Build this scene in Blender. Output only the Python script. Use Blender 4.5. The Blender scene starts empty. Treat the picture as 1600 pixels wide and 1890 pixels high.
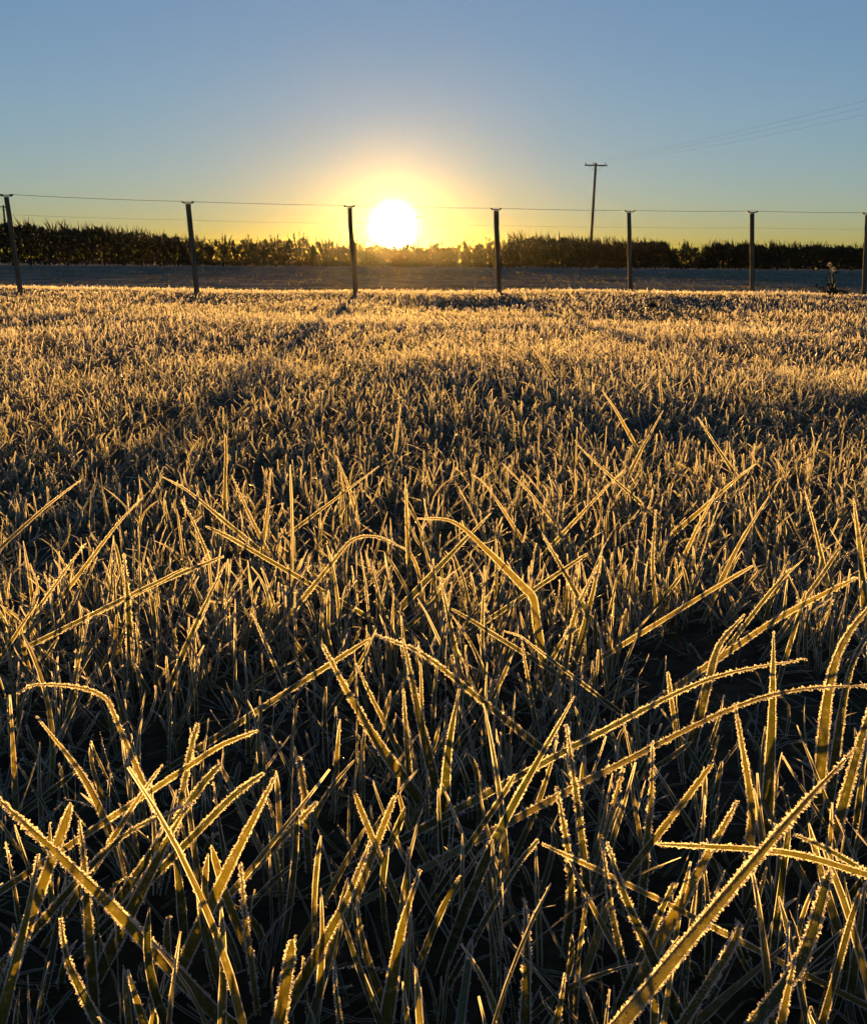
import bpy, bmesh, math, random
import numpy as np
from mathutils import Vector, Matrix

random.seed(7)
rng = np.random.default_rng(7)
scene = bpy.context.scene
col = scene.collection
R = math.radians

# ------------------------------------------------------------------ camera
PW, PH, F = 1600.0, 1890.0, 1700.0          # photograph size and focal length in its pixels
CAM_H, PITCH, ROLL = 0.45, R(15.2), R(0.5)
cam_data = bpy.data.cameras.new('camera')
cam = bpy.data.objects.new('camera', cam_data)
col.objects.link(cam)
cam_data.sensor_fit = 'HORIZONTAL'
cam_data.sensor_width = 36.0
cam_data.lens = 36.0 * F / PW
cam_data.clip_start = 0.01
cam_data.clip_end = 6000.0
cam.matrix_world = (Matrix.Translation((0, 0, CAM_H)) @ Matrix.Rotation(R(90) - PITCH, 4, 'X')
                    @ Matrix.Rotation(ROLL, 4, 'Z'))
scene.camera = cam
CM = np.array(cam.matrix_world)[:3, :3]


def ray(px, py):
    """direction in the world of a pixel of the photograph"""
    d = CM @ np.array([(px - PW / 2) / F, (PH / 2 - py) / F, -1.0])
    return d


def at_y(px, py, Y):
    d = ray(px, py)
    t = Y / d[1]
    return np.array([0, 0, CAM_H]) + d * t


def at_z(px, py, z):
    d = ray(px, py)
    t = (z - CAM_H) / d[2]
    return np.array([0, 0, CAM_H]) + d * t


# ------------------------------------------------------------------ light
sd = ray(727, 418)
sd /= np.linalg.norm(sd)
SUN_EL = math.asin(sd[2])
SUN_AZ = math.atan2(sd[0], sd[1])

world = bpy.data.worlds.new('World')
scene.world = world
world.use_nodes = True
nt = world.node_tree
nt.nodes.clear()
wo = nt.nodes.new('ShaderNodeOutputWorld')
bg = nt.nodes.new('ShaderNodeBackground')
sky = nt.nodes.new('ShaderNodeTexSky')
sky.sky_type = 'NISHITA'
sky.sun_disc = False
sky.sun_elevation = SUN_EL
sky.sun_rotation = SUN_AZ
sky.altitude = 0
sky.air_density = 1.0
sky.dust_density = 0.1
sky.ozone_density = 2.5
bg.inputs['Strength'].default_value = 0.064
hsv = nt.nodes.new('ShaderNodeHueSaturation'); hsv.inputs['Saturation'].default_value = 1.24
gam = nt.nodes.new('ShaderNodeGamma'); gam.inputs['Gamma'].default_value = 0.55
nt.links.new(sky.outputs[0], gam.inputs['Color']); nt.links.new(gam.outputs[0], hsv.inputs['Color'])
tint = nt.nodes.new('ShaderNodeMixRGB'); tint.blend_type = 'MULTIPLY'; tint.inputs[0].default_value = 1.0
tint.inputs[2].default_value = (0.84, 1.02, 1.30, 1)
nt.links.new(hsv.outputs[0], tint.inputs[1]); nt.links.new(tint.outputs[0], bg.inputs['Color'])
# the sun drawn oversized, with a painted glow round it imitating camera bloom
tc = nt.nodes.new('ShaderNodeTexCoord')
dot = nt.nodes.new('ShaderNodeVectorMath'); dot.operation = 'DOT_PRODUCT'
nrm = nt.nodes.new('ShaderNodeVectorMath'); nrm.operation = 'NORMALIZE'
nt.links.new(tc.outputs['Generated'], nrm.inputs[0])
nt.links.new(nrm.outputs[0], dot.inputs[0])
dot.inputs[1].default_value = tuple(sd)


def wmath(op, a, b=None, c=None, clamp=False):
    n = nt.nodes.new('ShaderNodeMath'); n.operation = op; n.use_clamp = clamp
    for i, v in enumerate((a, b, c)):
        if v is None:
            continue
        if isinstance(v, (int, float)):
            n.inputs[i].default_value = v
        else:
            nt.links.new(v, n.inputs[i])
    return n.outputs[0]


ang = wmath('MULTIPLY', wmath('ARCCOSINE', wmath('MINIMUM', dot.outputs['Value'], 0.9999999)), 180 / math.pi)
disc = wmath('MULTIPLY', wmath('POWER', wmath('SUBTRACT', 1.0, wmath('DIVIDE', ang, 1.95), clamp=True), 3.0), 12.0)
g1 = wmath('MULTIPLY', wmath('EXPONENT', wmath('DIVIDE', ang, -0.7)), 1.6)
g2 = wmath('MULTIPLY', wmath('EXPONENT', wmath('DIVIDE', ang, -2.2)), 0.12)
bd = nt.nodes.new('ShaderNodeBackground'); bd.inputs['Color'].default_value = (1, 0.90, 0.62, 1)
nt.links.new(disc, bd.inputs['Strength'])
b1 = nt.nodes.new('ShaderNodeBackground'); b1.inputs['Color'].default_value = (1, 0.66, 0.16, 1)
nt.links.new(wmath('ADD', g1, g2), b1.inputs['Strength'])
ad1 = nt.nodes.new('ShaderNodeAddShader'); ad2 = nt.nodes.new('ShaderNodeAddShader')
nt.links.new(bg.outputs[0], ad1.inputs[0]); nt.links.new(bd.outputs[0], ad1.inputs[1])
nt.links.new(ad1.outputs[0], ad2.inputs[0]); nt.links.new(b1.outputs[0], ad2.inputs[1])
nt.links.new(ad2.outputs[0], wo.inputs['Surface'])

sun_d = bpy.data.lights.new('sun', 'SUN')
sun_d.energy = 5.0
sun_d.angle = R(0.53)
sun_d.color = (1.0, 0.50, 0.10)
sun = bpy.data.objects.new('sun', sun_d)
col.objects.link(sun)
sun.rotation_euler = Vector(sd).to_track_quat('Z', 'Y').to_euler()
sun.location = (0, 0, 30)

vs = scene.view_settings
vs.view_transform = 'Standard'
vs.look = 'None'
vs.exposure = 1.9
vs.gamma = 1.0
vs.use_curve_mapping = False
scene.cycles.max_bounces = 8
scene.cycles.transmission_bounces = 6
scene.cycles.diffuse_bounces = 4
scene.cycles.volume_bounces = 0
scene.cycles.use_denoising = True


# ------------------------------------------------------------------ helpers
def tag(o, label=None, cat=None, group=None, kind=None):
    if label: o['label'] = label
    if cat: o['category'] = cat
    if group: o['group'] = group
    if kind: o['kind'] = kind
    return o


def empty(name, loc):
    o = bpy.data.objects.new(name, None)
    o.empty_display_size = 0.05
    col.objects.link(o)
    o.location = loc
    return o


def link(name, me, parent=None, mats=()):
    o = bpy.data.objects.new(name, me)
    for m in mats:
        me.materials.append(m)
    col.objects.link(o)
    if parent is not None:
        o.parent = parent
    return o


def np_mesh(name, verts, tris, smooth=False, uv=None, mat_idx=None, attr=None):
    """mesh from numpy arrays of vertices and triangles"""
    me = bpy.data.meshes.new(name)
    v = np.ascontiguousarray(verts, dtype=np.float32)
    t = np.ascontiguousarray(tris, dtype=np.int32)
    me.vertices.add(len(v)); me.vertices.foreach_set('co', v.ravel())
    me.loops.add(t.size); me.loops.foreach_set('vertex_index', t.ravel())
    me.polygons.add(len(t))
    me.polygons.foreach_set('loop_start', np.arange(0, t.size, 3, dtype=np.int32))
    if mat_idx is not None:
        me.polygons.foreach_set('material_index', np.ascontiguousarray(mat_idx, dtype=np.int32))
    me.polygons.foreach_set('use_smooth', np.full(len(t), smooth, dtype=bool))
    if uv is not None:
        l = me.uv_layers.new(name='UVMap')
        l.data.foreach_set('uv', np.ascontiguousarray(uv[t.ravel()], dtype=np.float32).ravel())
    if attr is not None:
        a = me.attributes.new('tint', 'FLOAT', 'POINT')
        a.data.foreach_set('value', np.ascontiguousarray(attr, dtype=np.float32))
    me.update(calc_edges=True)
    return me


def tube(pts, radii, n=10, cap=True):
    """tapered tube through points: verts, tris"""
    pts = [np.array(p, float) for p in pts]
    V, T = [], []
    prev = None
    for i, p in enumerate(pts):
        a = pts[max(i - 1, 0)]; b = pts[min(i + 1, len(pts) - 1)]
        t = (b - a) / (np.linalg.norm(b - a) + 1e-12)
        ref = np.array([0, 0, 1.0]) if abs(t[2]) < 0.9 else np.array([1.0, 0, 0])
        if prev is not None:
            ref = prev
        u = np.cross(t, ref); u /= np.linalg.norm(u)
        w = np.cross(u, t); prev = w
        for k in range(n):
            an = 2 * math.pi * k / n
            V.append(p + radii[i] * (math.cos(an) * u + math.sin(an) * w))
    for i in range(len(pts) - 1):
        for k in range(n):
            a = i * n + k; b = i * n + (k + 1) % n
            T += [(a, b, b + n), (a, b + n, a + n)]
    if cap:
        c0 = len(V); V.append(pts[0]); V.append(pts[-1])
        m = (len(pts) - 1) * n
        for k in range(n):
            T.append((c0, (k + 1) % n, k)); T.append((c0 + 1, m + k, m + (k + 1) % n))
    return np.array(V), np.array(T)


def box(c, s):
    c = np.array(c, float); s = np.array(s, float) / 2
    V = np.array([c + s * np.array(q) for q in
                  [(-1,-1,-1),(1,-1,-1),(1,1,-1),(-1,1,-1),(-1,-1,1),(1,-1,1),(1,1,1),(-1,1,1)]])
    Q = [(0,3,2,1),(4,5,6,7),(0,1,5,4),(1,2,6,5),(2,3,7,6),(3,0,4,7)]
    T = []
    for q in Q:
        T += [(q[0], q[1], q[2]), (q[0], q[2], q[3])]
    return V, np.array(T)


def merge(parts):
    V, T, o = [], [], 0
    for v, t in parts:
        V.append(v); T.append(np.asarray(t) + o); o += len(v)
    return np.concatenate(V), np.concatenate(T)


def gz(x, y):
    """height of the ground"""
    x = np.asarray(x, float); y = np.asarray(y, float)
    z = 0.012 * np.sin(x * 2.1 + 0.7) * np.sin(y * 1.7 + 0.3) + 0.02 * np.sin(x * 0.6 + y * 0.45)
    z = z * np.clip((np.hypot(x, y) - 0.6) / 2.0, 0, 1)
    far = np.clip((y - 14.0) / 6.0, 0, 1)
    z = z - 0.10 * far * far * (3 - 2 * far) + 0.05 * np.exp(-((y - 12.6) / 1.6) ** 2)
    return z


def vnoise(x, y, s, seed=0):
    r = np.random.default_rng(seed)
    z = 0
    for k in range(6):
        a = r.uniform(0, 2 * math.pi); f = s * r.uniform(0.6, 1.7)
        z = z + np.sin((x * math.cos(a) + y * math.sin(a)) * f + r.uniform(0, 6.28))
    return z / 3.0


# ------------------------------------------------------------------ materials
def mat(name):
    m = bpy.data.materials.new(name)
    m.use_nodes = True
    m.node_tree.nodes.clear()
    return m, m.node_tree.nodes, m.node_tree.links


def N(nodes, t, **kw):
    n = nodes.new(t)
    for k, v in kw.items():
        setattr(n, k, v)
    return n


def leaf_material(name, c_dark, c_light, trans, frost=0.35, frost_scale=3500.0, tw=0.55):
    """thin leaf: diffuse + light through the leaf + slight gloss, dusted with rime"""
    m, ns, lk = mat(name)
    out = N(ns, 'ShaderNodeOutputMaterial')
    att = N(ns, 'ShaderNodeAttribute', attribute_name='tint')
    obi = N(ns, 'ShaderNodeObjectInfo')
    addr = N(ns, 'ShaderNodeMath', operation='ADD')
    lk.new(att.outputs['Fac'], addr.inputs[0]); lk.new(obi.outputs['Random'], addr.inputs[1])
    fr = N(ns, 'ShaderNodeMath', operation='FRACT'); lk.new(addr.outputs[0], fr.inputs[0])
    ramp = N(ns, 'ShaderNodeValToRGB')
    ramp.color_ramp.elements[0].color = (*c_dark, 1); ramp.color_ramp.elements[1].color = (*c_light, 1)
    ramp.color_ramp.elements[0].position = 0.15
    lk.new(fr.outputs[0], ramp.inputs[0])
    geo = N(ns, 'ShaderNodeNewGeometry')
    uv = N(ns, 'ShaderNodeUVMap', uv_map='UVMap')
    wv = N(ns, 'ShaderNodeTexWave', bands_direction='X')
    wv.inputs['Scale'].default_value = 3.0; wv.inputs['Distortion'].default_value = 0.6
    lk.new(uv.outputs[0], wv.inputs['Vector'])
    vein = N(ns, 'ShaderNodeMixRGB', blend_type='MULTIPLY'); vein.inputs[0].default_value = 0.35
    lk.new(ramp.outputs[0], vein.inputs[1]); lk.new(wv.outputs['Color'], vein.inputs[2])
    no = N(ns, 'ShaderNodeTexNoise'); no.inputs['Scale'].default_value = frost_scale
    no.inputs['Detail'].default_value = 3
    lk.new(geo.outputs['Position'], no.inputs['Vector'])
    no2 = N(ns, 'ShaderNodeTexNoise'); no2.inputs['Scale'].default_value = frost_scale * 0.06
    lk.new(geo.outputs['Position'], no2.inputs['Vector'])
    ms = N(ns, 'ShaderNodeMath', operation='MULTIPLY_ADD')
    lk.new(no2.outputs[0], ms.inputs[0]); ms.inputs[1].default_value = 0.6; lk.new(no.outputs[0], ms.inputs[2])
    fr2 = N(ns, 'ShaderNodeMapRange'); fr2.inputs[1].default_value = 0.98 - frost * 0.5; fr2.inputs[2].default_value = 1.12 - frost * 0.5
    fr2.inputs[3].default_value = 0.0; fr2.inputs[4].default_value = 0.8
    lk.new(ms.outputs[0], fr2.inputs[0])
    mx = N(ns, 'ShaderNodeMixRGB'); lk.new(fr2.outputs[0], mx.inputs[0])
    lk.new(vein.outputs[0], mx.inputs[1]); mx.inputs[2].default_value = (0.5, 0.5, 0.48, 1)
    bp = N(ns, 'ShaderNodeBump'); bp.inputs['Strength'].default_value = 0.5; bp.inputs['Distance'].default_value = 0.0004
    lk.new(no.outputs[0], bp.inputs['Height'])
    df = N(ns, 'ShaderNodeBsdfDiffuse'); lk.new(mx.outputs[0], df.inputs['Color']); lk.new(bp.outputs[0], df.inputs['Normal'])
    tr = N(ns, 'ShaderNodeBsdfTranslucent')
    tm = N(ns, 'ShaderNodeMixRGB', blend_type='MULTIPLY'); tm.inputs[0].default_value = 1.0
    tm.inputs[2].default_value = (*trans, 1); lk.new(mx.outputs[0], tm.inputs[1]); lk.new(tm.outputs[0], tr.inputs['Color'])
    mix = N(ns, 'ShaderNodeMixShader'); mix.inputs[0].default_value = tw
    lk.new(df.outputs[0], mix.inputs[1]); lk.new(tr.outputs[0], mix.inputs[2])
    gl = N(ns, 'ShaderNodeBsdfGlossy'); gl.inputs['Roughness'].default_value = 0.45
    lk.new(bp.outputs[0], gl.inputs['Normal'])
    mix2 = N(ns, 'ShaderNodeMixShader'); mix2.inputs[0].default_value = 0.04
    lk.new(mix.outputs[0], mix2.inputs[1]); lk.new(gl.outputs[0], mix2.inputs[2])
    lk.new(mix2.outputs[0], out.inputs['Surface'])
    return m


def frost_material(name, c=(0.64, 0.62, 0.58)):
    m, ns, lk = mat(name)
    out = N(ns, 'ShaderNodeOutputMaterial')
    df = N(ns, 'ShaderNodeBsdfDiffuse'); df.inputs['Color'].default_value = (*c, 1)
    tr = N(ns, 'ShaderNodeBsdfTranslucent'); tr.inputs['Color'].default_value = (*c, 1)
    mix = N(ns, 'ShaderNodeMixShader'); mix.inputs[0].default_value = 0.85
    lk.new(df.outputs[0], mix.inputs[1]); lk.new(tr.outputs[0], mix.inputs[2])
    gl = N(ns, 'ShaderNodeBsdfGlossy'); gl.inputs['Roughness'].default_value = 0.22
    m2 = N(ns, 'ShaderNodeMixShader'); m2.inputs[0].default_value = 0.07
    lk.new(mix.outputs[0], m2.inputs[1]); lk.new(gl.outputs[0], m2.inputs[2])
    lk.new(m2.outputs[0], out.inputs['Surface'])
    return m


def noise_material(name, c0, c1, scale, rough=0.9, bump=0.0, bump_scale=None, stretch=(1, 1, 1), detail=6, mid=None):
    m, ns, lk = mat(name)
    out = N(ns, 'ShaderNodeOutputMaterial')
    p = N(ns, 'ShaderNodeBsdfPrincipled'); p.inputs['Roughness'].default_value = rough
    p.inputs['Specular IOR Level'].default_value = 0.2
    tcn = N(ns, 'ShaderNodeTexCoord'); mp = N(ns, 'ShaderNodeMapping'); mp.inputs['Scale'].default_value = stretch
    lk.new(tcn.outputs['Object'], mp.inputs[0])
    no = N(ns, 'ShaderNodeTexNoise'); no.inputs['Scale'].default_value = scale; no.inputs['Detail'].default_value = detail
    lk.new(mp.outputs[0], no.inputs['Vector'])
    rp = N(ns, 'ShaderNodeValToRGB'); lk.new(no.outputs[0], rp.inputs[0])
    rp.color_ramp.elements[0].color = (*c0, 1); rp.color_ramp.elements[1].color = (*c1, 1)
    rp.color_ramp.elements[0].position = 0.35; rp.color_ramp.elements[1].position = 0.68
    if mid:
        e = rp.color_ramp.elements.new(0.5); e.color = (*mid, 1)
    lk.new(rp.outputs[0], p.inputs['Base Color'])
    if bump:
        nb = N(ns, 'ShaderNodeTexNoise'); nb.inputs['Scale'].default_value = bump_scale or scale * 4; nb.inputs['Detail'].default_value = 6
        lk.new(mp.outputs[0], nb.inputs['Vector'])
        b = N(ns, 'ShaderNodeBump'); b.inputs['Strength'].default_value = 1.0; b.inputs['Distance'].default_value = bump
        lk.new(nb.outputs[0], b.inputs['Height']); lk.new(b.outputs[0], p.inputs['Normal'])
    lk.new(p.outputs[0], out.inputs['Surface'])
    return m


M_BLADE = leaf_material('grass_leaf', (0.050, 0.062, 0.010), (0.21, 0.18, 0.035), (1.0, 0.93, 0.40), frost=0.16, tw=0.52)
M_BLADE_F = leaf_material('grass_leaf_far', (0.05, 0.042, 0.015), (0.14, 0.10, 0.04), (1.0, 0.9, 0.55), frost=0.33, frost_scale=60.0)
M_FROST = frost_material('hoar_frost')
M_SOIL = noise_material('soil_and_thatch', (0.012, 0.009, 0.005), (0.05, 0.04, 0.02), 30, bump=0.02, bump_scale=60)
M_FIELD = noise_material('frosted_pasture', (0.085, 0.082, 0.064), (0.26, 0.25, 0.22), 1.3, bump=0.02, bump_scale=5.0,
                         stretch=(0.45, 1, 1), mid=(0.16, 0.155, 0.125))
for n_ in M_FIELD.node_tree.nodes:
    if n_.type == 'BSDF_PRINCIPLED':
        n_.inputs['Specular IOR Level'].default_value = 0.0
M_POST = noise_material('weathered_post_wood', (0.09, 0.06, 0.035), (0.22, 0.16, 0.10), 9, bump=0.006, stretch=(4, 4, 0.35))
M_POLE = noise_material('utility_pole_wood', (0.07, 0.045, 0.03), (0.16, 0.11, 0.075), 4, bump=0.01, stretch=(4, 4, 0.2))
M_WIRE = noise_material('galvanised_wire', (0.05, 0.045, 0.04), (0.11, 0.10, 0.09), 20, rough=0.7)
M_INSUL = noise_material('insulator', (0.02, 0.018, 0.016), (0.05, 0.04, 0.035), 20, rough=0.6)
M_BARK = noise_material('bark', (0.03, 0.022, 0.015), (0.09, 0.065, 0.045), 5, bump=0.02)
M_CONIFER = leaf_material('conifer_foliage', (0.028, 0.042, 0.018), (0.06, 0.075, 0.03), (1.0, 0.9, 0.4), frost=-0.4, frost_scale=6.0, tw=0.25)
M_WEED = noise_material('dead_weed', (0.04, 0.03, 0.018), (0.13, 0.10, 0.06), 40)

# ------------------------------------------------------------------ ground
def ground_sheet(name, xs, ys, m):
    X, Y = np.meshgrid(xs, ys)
    V = np.stack([X.ravel(), Y.ravel(), gz(X, Y).ravel()], 1)
    nx = len(xs)
    i = np.arange(len(V)).reshape(X.shape)
    a, b, c, d = i[:-1, :-1].ravel(), i[:-1, 1:].ravel(), i[1:, 1:].ravel(), i[1:, :-1].ravel()
    T = np.concatenate([np.stack([a, b, c], 1), np.stack([a, c, d], 1)])
    o = link(name, np_mesh(name, V, T, smooth=True), None, [m])
    return tag(o, kind='structure')


def graded(lo, hi, near, n):
    s = np.linspace(-1, 1, n)
    v = np.sinh(s * 6) / np.sinh(6)
    return np.where(v < 0, -v * lo, v * hi)


GX = graded(-1200, 1200, 0, 90)
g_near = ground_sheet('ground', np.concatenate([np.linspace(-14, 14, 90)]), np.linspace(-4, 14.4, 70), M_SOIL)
# the field goes on from the fence to the horizon
ys = np.concatenate([np.linspace(13.8, 40, 50), np.geomspace(42, 1200, 40)])
fx = np.concatenate([-np.geomspace(1200, 30, 24), np.linspace(-28, 28, 40), np.geomspace(30, 1200, 24)])
X, Y = np.meshgrid(fx, ys)
o = ground_sheet('field', fx, ys, M_FIELD)
o.location.z = -0.02
ys2 = np.concatenate([-np.geomspace(1200, 6, 20), np.linspace(-5, 13.8, 20)])
s1 = ground_sheet('paddock', np.concatenate([-np.geomspace(1200, 16, 20), np.linspace(-14, 14, 20), np.geomspace(16, 1200, 20)]), ys2, M_FIELD)
s1.location.z = -0.09

# ------------------------------------------------------------------ fence
H_POST = 1.2
POSTS = [  # top pixel, foot pixel, distance, top wire bracket
    (12, 363, 38, 541, 11.2), (347, 376, 364, 541, 11.9), (645, 383, 656, 541, 12.5), (915, 388, 921, 543, 12.9),
    (1161, 392, 1164, 545, 13.2), (1388, 393, 1388, 544, 13.5), (1600, 396, 1594, 540, 13.8)]
fence = empty('wire_fence', (0, 12.6, 0))
tag(fence, 'post and wire fence of round timber posts between the frosted grass and the grey field', 'fence')
tops, feet = [], []
for (tx, ty, bx_, by_, Y) in POSTS:
    t = at_y(tx, ty, Y)
    b = at_y(bx_, by_, Y)
    b = t + (b - t) * (t[2] + 0.25) / (t[2] - b[2])      # runs into the soil
    tops.append(t); feet.append(b)
# the line goes on out of sight at both ends
dl = tops[0] - tops[1]; dr = tops[-1] - tops[-2]
tops.insert(0, tops[0] + dl); feet.insert(0, feet[0] + dl)
tops.append(tops[-1] + dr); feet.append(feet[-1] + dr)
fo = np.array([0, 12.6, 0])
for i, (t, b) in enumerate(zip(tops, feet)):
    r = 0.031 + 0.005 * random.uniform(-1, 1)
    n = 7
    pts = [b + (t - b) * k / (n - 1) + np.array([random.uniform(-1, 1), random.uniform(-1, 1), 0]) * 0.004 for k in range(n)]
    V, T = tube([p - fo for p in pts], [r * (1.06 - 0.10 * k / (n - 1)) for k in range(n)], 14)
    po = link('post', np_mesh('post', V, T, smooth=False), fence, [M_POST])
    # bracket with two short insulated arms that carries the top wire
    c = t - fo
    parts = [box(c + np.array([0, 0, 0.012]), (0.125, 0.03, 0.012)), box(c + np.array([-0.06, 0, 0.024]), (0.03, 0.034, 0.016)),
             box(c + np.array([0.06, 0, 0.024]), (0.03, 0.034, 0.016))]
    V, T = merge(parts)
    link('insulator', np_mesh('insulator', V, T), po, [M_INSUL])


def wire_between(A, B, sag, r, n=10, k=6):
    pts = []
    for i in range(n + 1):
        s = i / n
        p = A + (B - A) * s
        p = p - np.array([0, 0, sag * 4 * s * (1 - s)])
        pts.append(p)
    return tube(pts, [r] * len(pts), k)


for frac, r in ((1.0, 0.0026), (0.86, 0.0011), (0.70, 0.0015), (0.52, 0.0014), (0.36, 0.0014), (0.22, 0.0014)):
    parts = []
    for i in range(len(tops) - 1):
        def pt(j):
            g = tops[j] * frac + feet[j] * (1 - frac)
            if frac == 1.0:
                return g + np.array([0, 0, 0.03]) - fo
            return g + np.array([0, -0.058, 0]) - fo
        parts.append(wire_between(pt(i), pt(i + 1), 0.006 + 0.006 * random.random(), r))
    V, T = merge(parts)
    link('wire', np_mesh('wire', V, T, smooth=True), fence, [M_WIRE])

# ------------------------------------------------------------------ utility poles
def utility_pole(loc, top, width, label, arm=2.2, lean=(0, 0), yaw=0.0, r=0.13, insul=3, group=None):
    h = top - loc[2]
    e = empty('utility_pole', loc)
    tag(e, label, 'pole', group)
    n = 6
    pts = [np.array([lean[0] * k / (n - 1), lean[1] * k / (n - 1), -0.4 + (h + 0.4) * k / (n - 1)]) for k in range(n)]
    V, T = tube(pts, [r * (1.12 - 0.32 * k / (n - 1)) for k in range(n)], 14)
    link('pole_shaft', np_mesh('pole_shaft', V, T, smooth=True), e, [M_POLE])
    ca = np.array([lean[0], lean[1] - 0.17, h - 0.28])
    rot = np.array([[math.cos(yaw), -math.sin(yaw), 0], [math.sin(yaw), math.cos(yaw), 0], [0, 0, 1]])
    V, T = box((0, 0, 0), (arm, 0.12, 0.15))
    ao = link('crossarm', np_mesh('crossarm', V @ rot.T + ca, T), e, [M_POLE])
    tips = []
    xs = [-0.46 * arm, -0.12 * arm, 0.42 * arm][:insul] if insul == 3 else [-0.45 * arm, 0.45 * arm]
    for x in xs:
        V, T = tube([(x, 0, 0.07), (x, 0, 0.16), (x, 0, 0.17), (x, 0, 0.24), (x, 0, 0.25), (x, 0, 0.33)],
                    [0.018, 0.018, 0.055, 0.062, 0.045, 0.04], 10)
        link('insulator', np_mesh('insulator', V @ rot.T + ca, T, smooth=True), ao, [M_INSUL])
        tips.append(np.array(loc) + rot @ np.array([x, 0, 0.33]) + ca)
    for s in (-1, 1):
        V, T = tube([(s * 0.34 * arm, -0.03, -0.06), (s * 0.22 * arm, -0.03, -0.28), (0.03 * s, -0.02, -0.62)], [0.018] * 3, 6)
        link('brace', np_mesh('brace', V @ rot.T + ca, T), e, [M_WIRE])
    return tips


Yp = 113.0
pt_top = at_y(1091, 300, Yp)
tipsA = utility_pole((at_y(1089, 470, Yp)[0], Yp, -0.12), pt_top[2], 0.2, 'tall timber power pole with one crossarm rising behind the hedge right of the sun',
                     arm=2.65, lean=(0.12, 0), yaw=R(6), r=0.17)
Yq = 215.0
pq = at_y(771, 400, Yq)
tipsB = utility_pole((pq[0], Yq, -0.12), pq[2] + 0.25, 0.2, 'small far off power pole just right of the sun above the hedge', arm=2.3, r=0.15)
Yr = 150.0
pr = at_y(6, 378, Yr)
utility_pole((at_y(13, 470, Yr)[0], Yr, -0.12), pr[2], 0.2, 'thin leaning far pole beside the leftmost fence post', arm=1.8,
             lean=(pr[0] - at_y(13, 470, Yr)[0], 0), yaw=R(62), r=0.17, insul=2)
# lines run from the far pole to the tall one and on towards a pole out of sight on the right
lines = empty('power_line', tuple(tipsA[0]))
tag(lines, 'three thin power lines rising from the tall pole to the right edge of the sky', 'wire')
end = np.array([36.0, 20.0, 0])
for k, tA in enumerate(tipsA):
    e2 = np.array([34.5 + [-1.3, -0.2, 1.3][k], 22.0, 10.4])
    V, T = wire_between(tA, e2, 0.75 + 0.12 * k, 0.0045, 24, 6)
    link('line', np_mesh('line', V - tipsA[0], T, smooth=True), lines, [M_WIRE])

# ------------------------------------------------------------------ hedge and conifers
HX = np.array([-400, 0, 50, 150, 300, 350, 480, 560, 640, 690, 727, 790, 860, 930, 960, 1000, 1100, 1200, 1235, 1262, 1288, 1312, 1400, 1500, 1560, 1600, 2000], float)
HT = np.array([410, 415, 414, 422, 434, 438, 440, 440, 444, 449, 453, 449, 447, 440, 436, 440, 445, 448, 450, 452, 458, 450, 453, 454, 457, 455, 458], float)


def hedge_y(px):
    return 80.0 + (px / 1600.0) * 38.0


def hedge_pt(px):
    """foot of the hedge line seen at a pixel column, and hedge height there"""
    Yh = hedge_y(px)
    p = at_y(px, 490, Yh)
    top = at_y(px, np.interp(px, HX, HT), Yh)[2]
    z0 = float(gz(p[0], Yh)) - 0.02
    return np.array([p[0], Yh, z0]), top - z0


def sprays(P, D, L, W, tint):
    """flame-shaped sprays of scale leaves: each a thin three-bladed kite"""
    n = len(P)
    D = D / np.linalg.norm(D, axis=1, keepdims=True)
    ref = rng.normal(size=(n, 3)); U = np.cross(D, ref); U /= np.linalg.norm(U, axis=1, keepdims=True)
    Wv = np.cross(D, U)
    V = []
    for a in (0, 1, 2):
        an = a * 2 * math.pi / 3
        V.append(P + D * (L * 0.38)[:, None] + (U * math.cos(an) + Wv * math.sin(an)) * W[:, None])
    V = np.stack([P] + V + [P + D * L[:, None]], 1).reshape(-1, 3)
    base = (np.arange(n) * 5)[:, None]
    F_ = np.array([(0, 1, 2), (0, 2, 3), (0, 3, 1), (4, 2, 1), (4, 3, 2), (4, 1, 3)])
    T = (base[:, None, :] + F_[None]).reshape(-1, 3)
    return V, T, np.repeat(tint, 5)


def foliage_mesh(name, chunks, org):
    V, T, A, o = [], [], [], 0
    for v, t, a in chunks:
        V.append(v - org); T.append(t + o); A.append(a); o += len(v)
    V = np.concatenate(V); T = np.concatenate(T)
    return np_mesh(name, V, T, uv=np.zeros((len(V), 2)), attr=np.concatenate(A))


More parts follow.
